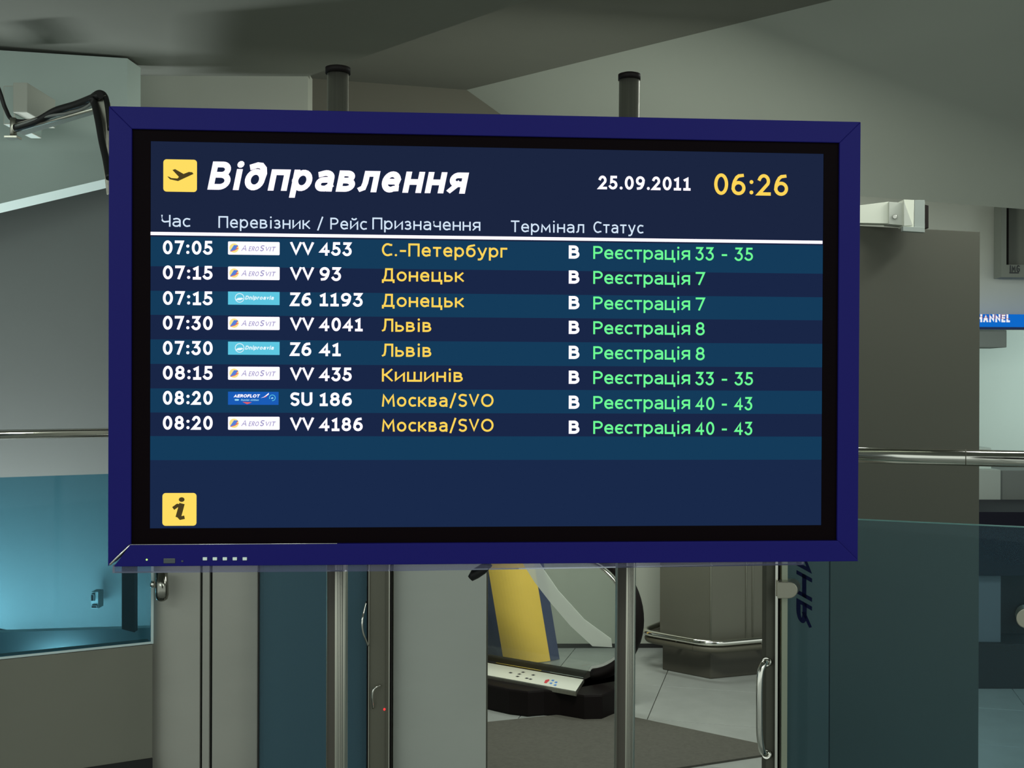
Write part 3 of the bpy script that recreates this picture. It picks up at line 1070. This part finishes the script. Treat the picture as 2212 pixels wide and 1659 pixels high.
m_ = vbox(332, 563, 4.0, .15, 0, 2.12)
W(m_, 'backing', M_dk, clad)
for x0, x1 in ((330.5, 436), (441, 456.5), (462.5, 560)):
    m_ = vbox(x0, x1, 3.98, .02, 0.02, 2.12)
    W(m_, 'panel', M_steel_panel, clad, .002)
leaf = thing('glass_door', P(565, 0, 3.9).xy.to_3d(), 'dark teal glass door leaf behind the left support pole', 'door')
m_ = vbox(562, 796, 3.90, .012, 0.01, 2.1)
W(m_, 'glass_pane', M_glass_d, leaf)
m_ = vbox(561, 564, 3.895, .02, 0.01, 2.1)
W(m_, 'edge_strip', M_dk, leaf)
# curved pull seen in the dark leaf
m_ = MB()
m_.tube(curve([P(791, 1300, 3.87), P(783, 1335, 3.83), P(784, 1365, 3.83), P(795, 1395, 3.86)]), .0035, 10)
W(m_, 'pull_handle', M_chrome, leaf)
m_ = vbox(558, 802, 4.08, .1, 0, 2.1)
o = tag(m_.build('wall_panel', M_steel_panel), 'grey panel standing behind the dark teal glass leaf', 'panel')
# brown grey jamb with seams
jb = thing('door_post', P(798, 0, 3.88).xy.to_3d(), 'dull brown metal door post with a red light, right of the left pole', 'post')
m_ = vbox(799, 847, 3.87, .12, 0, 2.14)
W(m_, 'post_body', mat('brown_metal', (.125,.12,.09), .5, .1), jb, .004)
for x0, x1, d_, mm in ((797, 799.5, 3.865, M_black), (800, 801.5, 3.862, M_brush), (838, 843, 3.862, M_steel_dark), (843.5, 846, 3.862, M_brush), (847.5, 850, 3.865, M_black)):
    m_ = vbox(x0, x1, d_, .02, 0, 2.14)
    W(m_, 'seam_strip', mm, jb)
m_ = MB()
p = P(830.5, 1532, 3.87)
m_.tube([p + Vector((0, .002, 0)), p + Vector((0, -.003, 0))], .004, 12)
W(m_, 'red_light', emit('red_led', (1.0, 0.05, 0.05, 1), 1.3), jb)
m_ = MB()
m_.tube(curve([P(806, 1530, 3.86), P(804, 1505, 3.84), P(808, 1488, 3.84), P(822, 1480, 3.86)]), .0035, 10)
W(m_, 'hook', M_chrome, jb)
lp = thing('light_panel', P(852, 0, 3.95).xy.to_3d(), 'pale grey smooth panel between the brown post and the escalator', 'panel')
m_ = vbox(853.5, 1054.5, 3.93, .06, 0, 2.1)
W(m_, 'panel_sheet', mat('pale_panel', (.41, .43, .395), .55, .1, noise=.08, scale=2.2, stretch=(1, 1, 3)), lp, .002)
m_ = vbox(1053.5, 1057, 3.945, .07, 0, 2.1)
W(m_, 'edge_strip', M_brown, lp)
# round clamp partly behind the monitor, left
m_ = MB()
p = P(349, 1262, 3.90)
t_ = lb
m_.tube([P(349, 1235, 3.9), P(350, 1285, 3.9), P(350, 1294, 3.9), P(350, 1298, 3.9)], [.0215, .0225, .019, .010], 24)
W(m_, 'clamp', mat('dark_chrome', (.25, .25, .22), .15, 1.0), t_)
m_ = MB()
m_.tube([P(334, 1262, 3.9), P(327, 1262, 3.9)], .012, 16)
W(m_, 'clamp_stem', M_chrome, t_)

# ------------------------------------------------------------------ RIGHT BARRIER
GA, GB = linepts(1703, 3.05, 2212, 2.83)
gd = (GB - GA).normalized()
gn = Vector((-gd.y, gd.x, 0))
GR = GB + gd * 1.0
rb = thing('glass_barrier', GA, 'tall teal tinted glass barrier pane right of the steel door post', 'glass barrier')
m_ = MB()
m_.slab([GA + UP * .03, GR + UP * .03, GR + UP * 1.238, GA + UP * 1.238], gn * .010)
W(m_, 'glass_pane', M_glass_r, rb)
m_ = MB()
m_.slab([GA + UP * 1.238, GR + UP * 1.238, GR + UP * 1.2405, GA + UP * 1.2405], gn * .010)
W(m_, 'edge_strip', mat('teal_glass_edge', (.10, .25, .24), .3), rb)
# rotated letters on the pane (reading upward)
def rotletters(s, x0, ybot, ytop, x1, w, shear):
    pl = P(x0, ybot, 1)
    o_ = onplane(x0, ybot, GA - gn * .002, gn)
    t_ = onplane(x0, ytop, GA - gn * .002, gn)
    r_ = onplane(x1, ybot, GA - gn * .002, gn)
    length = t_.z - o_.z
    cap = (r_ - o_).dot(gd)
    mb_ = MB()
    for qd in letter_polys(s, length, cap, w, 0, .30):
        pts_ = []
        for a_, b_ in qd:
            # +x of the text runs up, its top points left
            along, up_ = a_, b_
            p_ = r_ - gd * up_ + UP * (along + shear * up_)
            pts_.append(p_)
        mb_.poly(pts_)
    return W(mb_, 'lettering', M_blue, rb)


rotletters('ЯНИ', 1720, 1358, 1190, 1754, .27, .50)
tb = thing('handrail', GA + UP * 1.412, 'bright chrome handrail tube right of the monitor above the teal glass', 'handrail')
m_ = MB()
m_.tube([GA - gd * .05 + UP * 1.412 + gn * .01, GR + UP * 1.412 + gn * .01], .0215, 28)
W(m_, 'rail_tube', M_chrome, tb)
m_ = MB()
c_ = onplane(2086, 990, GA, gn)
m_.tube([Vector((c_.x, c_.y, 1.412)) + gn * .01 - gd * .001, Vector((c_.x, c_.y, 1.412)) + gn * .01 + gd * .001], .0219, 28)
W(m_, 'joint_ring', M_steel_dark, tb)
m_ = MB()
m_.tube([GA + UP * 1.242 + gn * .01, GA + UP * 1.40 + gn * .01], .012, 16)
W(m_, 'rail_stem', M_chrome, tb)
# post with channel
dp = thing('door_post', P(1682, 0, 3.05).xy.to_3d(), 'polished steel door post with a dark groove beside the teal glass', 'post')
for x0, x1, d_, mm, nm in ((1659, 1679, 3.03, M_brown, 'post_body'), (1678.5, 1684.5, 3.02, M_chrome, 'bright_edge'), (1684, 1693, 3.05, M_black, 'groove'), (1692.5, 1705.5, 3.02, mat('olive_steel', (.30, .33, .25), .35, .4), 'cover_strip')):
    m_ = vbox(x0, x1, d_, .05, 0, 1.9)
    W(m_, nm, mm, dp, .0012)
# D handle
dh = dp
m_ = MB()
m_.tube(curve([P(1659, 1430, 3.02), P(1652, 1432, 2.985), P(1643, 1450, 2.97), P(1640, 1490, 2.965), P(1640, 1540, 2.965), P(1641, 1590, 2.97), P(1647, 1622, 2.985), P(1659, 1631, 3.02)]), .0085, 16)
gr_ = W(m_, 'handle', M_chrome, dh)
for py in (1430, 1630):
    m_ = MB()
    m_.tube([P(1661, py, 3.03), P(1655, py, 3.01)], .0115, 16)
    W(m_, 'rosette', M_chrome, gr_)

def plate_clamp(pts, th, t_):
    mb_ = MB()
    q_ = [onplane(a_, b_, GA - gn * .062, gn) for a_, b_ in pts]
    mb_.slab(q_, gn * th)
    W(mb_, 'clamp', M_clamp, t_, .002)


M_clamp = mat('satin_steel', (.34, .33, .27), .32, .85)
plate_clamp([(1679, 1257)] + [(1704 + 19 * math.cos(math.radians(t_)), 1275 - 18 * math.sin(math.radians(t_))) for t_ in range(90, -91, -18)] + [(1679, 1293)], .060, rb)
plate_clamp([(2216 + 21 * math.cos(math.radians(t_)), 1336 - 21 * math.sin(math.radians(t_))) for t_ in range(0, 360, 15)], .060, rb)

# tall brown panels behind
bp = thing('brown_partition', P(1850, 0, 3.65).xy.to_3d(), 'tall brown grey partition panel right of the monitor behind the handrail', 'partition')
q_a, q_b = P(1796, 480, 3.60), P(2117, 500.5, 3.76)
m_ = MB()
m_.slab([(q_a.x, q_a.y, 0), (q_b.x, q_b.y, 0), q_b, (q_a.x, q_a.y, q_b.z)], (.0, .05, 0))
W(m_, 'panel', M_brown, bp, .002)
m_ = MB()
q_c = P(1703, 478, 3.60)
m_.slab([(q_c.x, q_c.y, 0), (q_a.x - .004, q_a.y, 0), (q_a.x - .004, q_a.y, q_b.z), (q_c.x, q_c.y, q_b.z)], (.0, .05, 0))
W(m_, 'panel', mat('brown_panel_light', (.095, .1, .085), .7, noise=.05, scale=3), bp, .002)
# bracket on its top edge
bk = thing('lamp_bracket', P(1930, 486, 3.64), 'cream and grey metal bracket box on top of the brown partition', 'bracket')
def quadslab(pts, off, mm, nm, bev=.001):
    mb_ = MB()
    mb_.slab(pts, off)
    return W(mb_, nm, mm, bk, bev)


quadslab([P(1830, 447, 3.60), P(1920, 435.5, 3.60), P(1920, 483, 3.60), P(1830, 481, 3.60)], (0, .04, 0), M_cream, 'side_plate')
quadslab([P(1920.5, 436, 3.59), P(1952, 438, 3.59), P(1952, 487, 3.59), P(1920.5, 484, 3.59)], (0, .05, 0), M_wall, 'front_plate')
quadslab([P(1952.5, 431, 3.58), P(1975, 432, 3.58), P(1974, 492, 3.58), P(1952.5, 490, 3.58)], (0, .05, 0), M_cream, 'gusset')
quadslab([P(1952.5, 432, 3.575), P(1972, 487, 3.575), P(1952.5, 488, 3.575)], (0, .004, 0), M_wall, 'gusset_face')
quadslab([P(1975.5, 432, 3.58), P(1998, 432, 3.58), P(1998, 496, 3.58), P(1975, 496, 3.58)], (0, .05, 0), mat('bracket_grey', (.36, .40, .37), .6), 'face_plate')
quadslab([P(1951, 489, 3.57), P(1998, 491, 3.57), P(1998, 502, 3.57), P(1951, 499, 3.57)], (0, .02, 0), mat('bracket_grey', (.36, .40, .37), .6), 'foot')
quadslab([P(1998.5, 442, 3.6), P(2006, 444, 3.6), P(2006, 493, 3.6), P(1998.5, 492, 3.6)], (0, .04, 0), M_deskb, 'back_strip')
m_ = MB()
m_.tube([P(1933, 468, 3.59), P(1933, 468, 3.575)], [.008, .006], 14)
W(m_, 'screw_knob', M_chrome, bk)

# sign, box and frame on the far right
sg = thing('customs_sign', P(2160, 695, 6.35), 'blue sign with white lettering on the wall at the right edge', 'sign')
m_ = MB()
s0, s1 = P(2050, 676, 6.35), P(2420, 676, 6.38)
zb = P(2117, 706, 6.35).z
zt_ = P(2117, 678.5, 6.35).z
zb_sign = zb
m_.slab([(s0.x, s0.y, zb), (s1.x, s1.y, zb), (s1.x, s1.y, zt_), (s0.x, s0.y, zt_)], (0, .05, 0))
W(m_, 'sign_face', emit('sign_blue', srgb((14, 104, 200))), sg)
m_ = MB()
m_.slab([(s0.x, s0.y + .005, zb), (s1.x, s1.y + .005, zb), (s1.x, s1.y + .005, zb - .014), (s0.x, s0.y + .005, zb - .014)], (0, .05, 0))
W(m_, 'sign_underside', mat('sign_dark_blue', (.003, .025, .12), .5), sg)
for yy, mm, capx, dd in ((678.8 + 17.2, emit('sign_white', (.85, .86, .9, 1)), 17.2, .002), (678.8 + 10, mat('sign_red', (.7, .12, .14), .6), 9.6, .003)):
    m_ = MB()
    o_ = P(2098, yy, 6.345)
    wd2 = P(2181, yy, 6.345).x - o_.x
    cp = capx / 2400 * 6.345
    for qd in letter_polys('CHANNEL', wd2, cp, .24 if dd < .0025 else .10, 0, .12):
        m_.poly([(o_.x + a_, o_.y - (.004 if dd < .0025 else .005), o_.z + b_) for a_, b_ in qd])
    W(m_, 'lettering', mm, sg)
m_ = MB()
m_.box(P(2060, 0, 6.4).x, P(2177, 0, 6.4).x, 6.40, 6.62, P(0, 744, 6.4).z, zb_sign - .016)
o = m_.build('sign_box', M_grey, None, bevel=.004)
tag(o, 'grey box hanging directly beneath the blue sign', 'box')
im = thing('wall_display', P(2190, 520, 6.4), 'pale framed display box at the right edge of the photo above the blue sign', 'display')
m_ = MB()
zb, zt2 = P(0, 594, 6.4).z, P(0, 449, 6.4).z
xa, xb = P(2158, 0, 6.4).x, P(2330, 0, 6.4).x
rect_ring(m_, (xa, xb, zb, zt2 + .03), (P(2169, 0, 6.4).x, xb - .04, P(0, 567, 6.4).z, zt2 + .02), 6.36, 6.46)
W(m_, 'frame', mat('display_frame', (.23, .25, .22), .6), im)
m_ = MB()
m_.box(P(2169, 0, 6.4).x, xb - .04, 6.45, 6.46, P(0, 567, 6.4).z, zt2 + .02)
W(m_, 'panel', mat('display_panel', (.17, .18, .15), .5), im)
m_ = MB()
m_.box(P(2169, 0, 6.4).x, P(2175.5, 0, 6.4).x, 6.37, 6.45, P(0, 567, 6.4).z, zt2 + .02)
W(m_, 'inner_edge', M_black, im)
m_ = MB()
o_ = P(2181, 588, 6.36)
for qd in letter_polys('IMG', P(2204, 0, 6.36).x - o_.x, .040, .13, 0, .18):
    m_.poly([(o_.x + a_, 6.357, o_.z + b_) for a_, b_ in qd])
for qd in ribbon([(0, -.004), (P(2201, 0, 6.36).x - o_.x, -.004)], .006):
    m_.poly([(o_.x + a_, 6.357, o_.z + b_) for a_, b_ in qd])
W(m_, 'lettering', M_blackp, im)

# desk far right
dk = thing('service_desk', P(2160, 1490, 5.86), 'dark service desk standing far right behind the teal glass', 'desk')
x0_, x1_ = P(2060, 0, 5.86).x, P(2480, 0, 5.86).x
def zz(y, d=5.86):
    return P(2160, y, d).z


m_ = MB(); m_.box(x0_, x1_, 5.86, 6.5, 0.0, zz(1391)); W(m_, 'plinth', M_deskb, dk, .004)
m_ = MB(); m_.box(x0_ + .02, P(2166, 0, 5.9).x, 5.90, 6.46, zz(1391), zz(1244)); W(m_, 'pedestal', mat('desk_grey', (.11, .125, .14), .6), dk, .003)
m_ = MB(); m_.box(P(2166, 0, 5.9).x, x1_ - .02, 6.1, 6.46, zz(1391), zz(1244)); W(m_, 'knee_panel', M_deskb, dk, .003)
m_ = MB(); m_.slab([(x0_, 5.86, zz(1244)), (x1_, 5.86, zz(1244)), (x1_, 5.86, zz(1106)), (x0_, 5.86, zz(1106))], (0, .64, 0)); W(m_, 'counter_body', M_desk, dk, .004)
cb_ = thing('grey_cabinet', P(2140, 1100, 6.6), 'grey cabinet with pale left side behind the dark desk', 'cabinet')
m_ = MB(); m_.box(P(2040, 0, 6.7).x, P(2165, 0, 6.7).x, 6.7, 7.1, 0, P(0, 1008, 6.7).z); W(m_, 'pale_side', mat('cabinet_pale', (.40, .45, .42), .6), cb_, .004)
m_ = MB(); m_.box(P(2165.5, 0, 6.7).x, P(2600, 0, 6.7).x, 6.72, 7.1, 0, P(0, 1010, 6.7).z); W(m_, 'dark_side', mat('cabinet_grey', (.17, .19, .18), .6), cb_, .004)
m_ = MB(); m_.box(P(2100, 0, 6.7).x, P(2152, 0, 6.7).x, 6.75, 6.95, P(0, 1008, 6.7).z, P(0, 962, 6.7).z)
o = m_.build('paper_box', M_white, None, bevel=.003)
tag(o, 'small white box on top of the grey cabinet, at the chrome handrail', 'box')

# ------------------------------------------------------------------ ESCALATOR
O_ = ground(1265, 1558)
O_.z = 0
u = Vector((.83, -.557, 0)).normalized()
n_ = Vector((-u.y, u.x, 0))
esc = thing('escalator', O_, 'foot of an escalator with black handrail loop and white edge plate', 'escalator')


def EP(t, s, z):
    return O_ + u * t + n_ * s + UP * z


m_ = MB()
foot = [ground(a_, b_) for a_, b_ in ((1057, 1534), (1100, 1544), (1140, 1549), (1175, 1546), (1210, 1549), (1262, 1558), (1300, 1557), (1328, 1545), (1345, 1520), (1345, 1495))]
foot = [EP(-3.2, -.06, 0), EP(-1.2, -.06, 0)] + foot + [EP(.02, .40, 0), EP(-3.2, .40, 0)]
m_.prism([p_ + UP * .001 for p_ in foot], [p_ + UP * .125 for p_ in foot])
W(m_, 'base', M_black, esc, .01)
d0, d1 = ground(1262, 1468, .14), ground(1245, 1494, .14)
d2, d3 = ground(1040, 1457, .14), ground(1040, 1430, .14)
m_ = MB()
m_.slab([d0, d1, d1 - u * 3, d0 - u * 3], (0, 0, -.004))
pl_ = W(m_, 'edge_plate', M_plate, esc)
m_ = MB()
m_.slab([d1, d1 - u * 3, d1 - u * 3 - UP * .022, d1 - UP * .022], n_ * .004)
m_.slab([d0, d1, d1 - UP * .02, d0 - UP * .02], -u * .004)
W(m_, 'plate_rim', M_brush, esc)
# stickers on the plate
ps = MB()
def onpl(px, py):
    return ground(px, py, .1405)


def blot(pxs, m):
    ps.poly([onpl(*p) for p in pxs], m)


blot([(1175, 1475), (1178, 1469), (1186, 1467), (1187, 1470), (1180, 1476)], 0)
W(ps, 'red_sticker', M_redp, esc)
for a_, b_ in ((1190, 1476), (1194, 1470), (1201, 1474), (1199, 1480)):
    ps = MB()
    blot([(a_ - 4, b_), (a_, b_ - 2), (a_ + 4, b_ - 1), (a_ + 1, b_ + 2)], 0)
    W(ps, 'blue_mark', M_bluep, esc)
for a_, b_ in ((1103, 1453), (1122, 1456), (1130, 1452), (1118, 1461), (1138, 1465), (1152, 1458), (1146, 1467)):
    ps = MB()
    blot([(a_ - 5, b_), (a_, b_ - 1.5), (a_ + 5, b_), (a_, b_ + 1.6)], 0)
    W(ps, 'dark_mark', M_blackp, esc)
# loop
LS = .24
LT, LZ, LR_ = -.155, .455, .305
LTr = .33
def loop(r, a0, a1, n=28, s=LS):
    return [EP(LT + r * math.cos(math.radians(a0 + (a1 - a0) * i / n)), s, LZ + r * math.sin(math.radians(a0 + (a1 - a0) * i / n))) for i in range(n + 1)]


m_ = MB()
m_.tube([EP(LT - 3.0, LS, LZ + LR_ + .9), EP(LT - 1.2, LS, LZ + LR_ + .02)] + loop(LR_, 90, -78), .030, 14, flat=1.3)
W(m_, 'handrail', M_black, esc)
m_ = MB()
m_.tube(loop(.270, 100, -30, s=LS - .035), .008, 8)
W(m_, 'chrome_guide', M_chrome, esc)
m_ = MB()
ring_ = loop(.262, 90, -80, 20)
m_.slab([EP(LT - 1.3, LS, .13)] + [EP(LT - 1.3, LS, LZ + .262)] + ring_ + [EP(LT, LS, .13)], n_ * .008)
W(m_, 'glass_balustrade', M_glass_c, esc)
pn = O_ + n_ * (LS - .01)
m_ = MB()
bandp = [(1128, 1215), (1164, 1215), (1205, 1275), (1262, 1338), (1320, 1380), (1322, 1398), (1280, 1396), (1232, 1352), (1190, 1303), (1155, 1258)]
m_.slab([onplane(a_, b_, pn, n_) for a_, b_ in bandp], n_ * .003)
W(m_, 'reflection_strip', M_film, esc)  # diagonal reflection on the glass, shaped as a pale translucent strip

# yellow banner
bn = thing('yellow_banner', ground(1150, 1428), 'leaning yellow banner panel with navy borders behind the escalator foot', 'banner')
def bann(x0, x1, n=6, m=None, nm='', dd=0):
    mb_ = MB()
    for i in range(n):
        def col(t_):
            xb_ = x0 + (x1 - x0) * t_
            k_ = (xb_ - 1137) / 75.0
            d_ = 6.36 + .10 * k_ * k_ + dd
            g_ = P(xb_, 1400, d_)
            lo = Vector((g_.x, g_.y, .004))
            lean = 34 / 200 * 1.0
            hi = lo + Vector((-lean * .95, 0, .95))
            return lo, hi
        a0_, a1_ = col(i / n)
        b0_, b1_ = col((i + 1) / n)
        mb_.slab([a0_, b0_, b1_, a1_], (0, .015, 0))
    return W(mb_, nm, m, bn)


bann(1088, 1189, 14, M_yellow, 'yellow_field')
bann(1040, 1088, 4, M_navyp, 'border')
bann(1189, 1209, 2, M_navyp, 'border')
# skirting line and wall base
m_ = vwall((P(1150, 0, 6.70).x, 6.73), (P(1660, 0, 6.7).x, 6.76), 0, .025, .01)
struct('baseboard_middle', m_, M_dk)

# ------------------------------------------------------------------ COLUMN with guard ring
K_ = ground(1535, 1467)
K_.z = 0
def cpoly(off, z):
    base_ = [Vector((0, 0)), Vector((.50 * .94, .50 * .34)), Vector((.50 * .94 - .14, .50 * .34 + .42)), Vector((.05, .62)), Vector((-.235, .20))]
    out = []
    n2 = len(base_)
    for i in range(n2):
        a_, b_, c_ = base_[i - 1], base_[i], base_[(i + 1) % n2]
        n1_ = Vector(((b_ - a_).y, -(b_ - a_).x)).normalized()
        n2_ = Vector(((c_ - b_).y, -(c_ - b_).x)).normalized()
        m2 = (n1_ + n2_)
        p_ = b_ + m2 * (off * 2 / m2.length_squared)
        out.append(Vector((K_.x + p_.x, K_.y + p_.y, z)))
    return out


cl = thing('steel_column', K_, 'faceted grey steel column with a chrome guard rail around its foot', 'column')
m_ = MB()
m_.prism(cpoly(.012, .19), cpoly(.012, 2.6))
W(m_, 'shaft', M_colm, cl, .004)
c0 = cpoly(.016, 0)
for f_, r_ in ((0, .0035), (.42, .0030), (.50, .0030)):
    q_ = c0[0].lerp(c0[1], f_)
    m_ = MB()
    m_.tube([Vector((q_.x, q_.y, .2)), Vector((q_.x, q_.y, 2.5))], r_, 8)
    W(m_, 'corner_bead', mat('bead_steel', (.45, .45, .38), .35, .5), cl)
m_ = MB()
m_.prism(cpoly(0, 0), cpoly(0, .19))
W(m_, 'plinth', mat('plinth_dark', (.055, .052, .04), .5), cl, .006)
def roundloop(off, z, rad=.10):
    c_ = cpoly(off, z)
    out = []
    for i in range(len(c_)):
        a_, b_, d_ = c_[i - 1], c_[i], c_[(i + 1) % len(c_)]
        pa = b_ + (a_ - b_).normalized() * rad
        pb = b_ + (d_ - b_).normalized() * rad
        for k in range(7):
            t_ = k / 6
            out.append(pa * (1 - t_) ** 2 + b_ * 2 * t_ * (1 - t_) + pb * t_ ** 2)
    out.append(out[0])
    return out


m_ = MB()
m_.tube(roundloop(.095, .215), .017, 12, caps=False)
W(m_, 'guard_ring', M_chrome, cl)
m_ = MB()
m_.tube(roundloop(.085, .178), .020, 10, caps=False)
W(m_, 'lower_ring', M_steel_dark, cl)
m_ = MB()
for k in range(5):
    a_, b_ = cpoly(0, .19)[k].lerp(cpoly(0, .19)[(k + 1) % 5], .5), cpoly(.095, .20)[k].lerp(cpoly(.095, .20)[(k + 1) % 5], .5)
    m_ = MB()
    m_.tube([a_, b_], .010, 10)
    W(m_, 'ring_bracket', M_chrome, cl)

# floor mat
m_ = MB()
fm = [ground(940, 1575), ground(1300, 1538), ground(1668, 1616), ground(1700, 1627), ground(1430, 1668), ground(1200, 1790), ground(800, 1790)]
m_.slab([p_ + UP * .001 for p_ in fm], (0, 0, .008))
o = m_.build('floor_mat', M_mat)
tag(o, 'large dark entrance mat on the tiled floor before the escalator', 'mat')
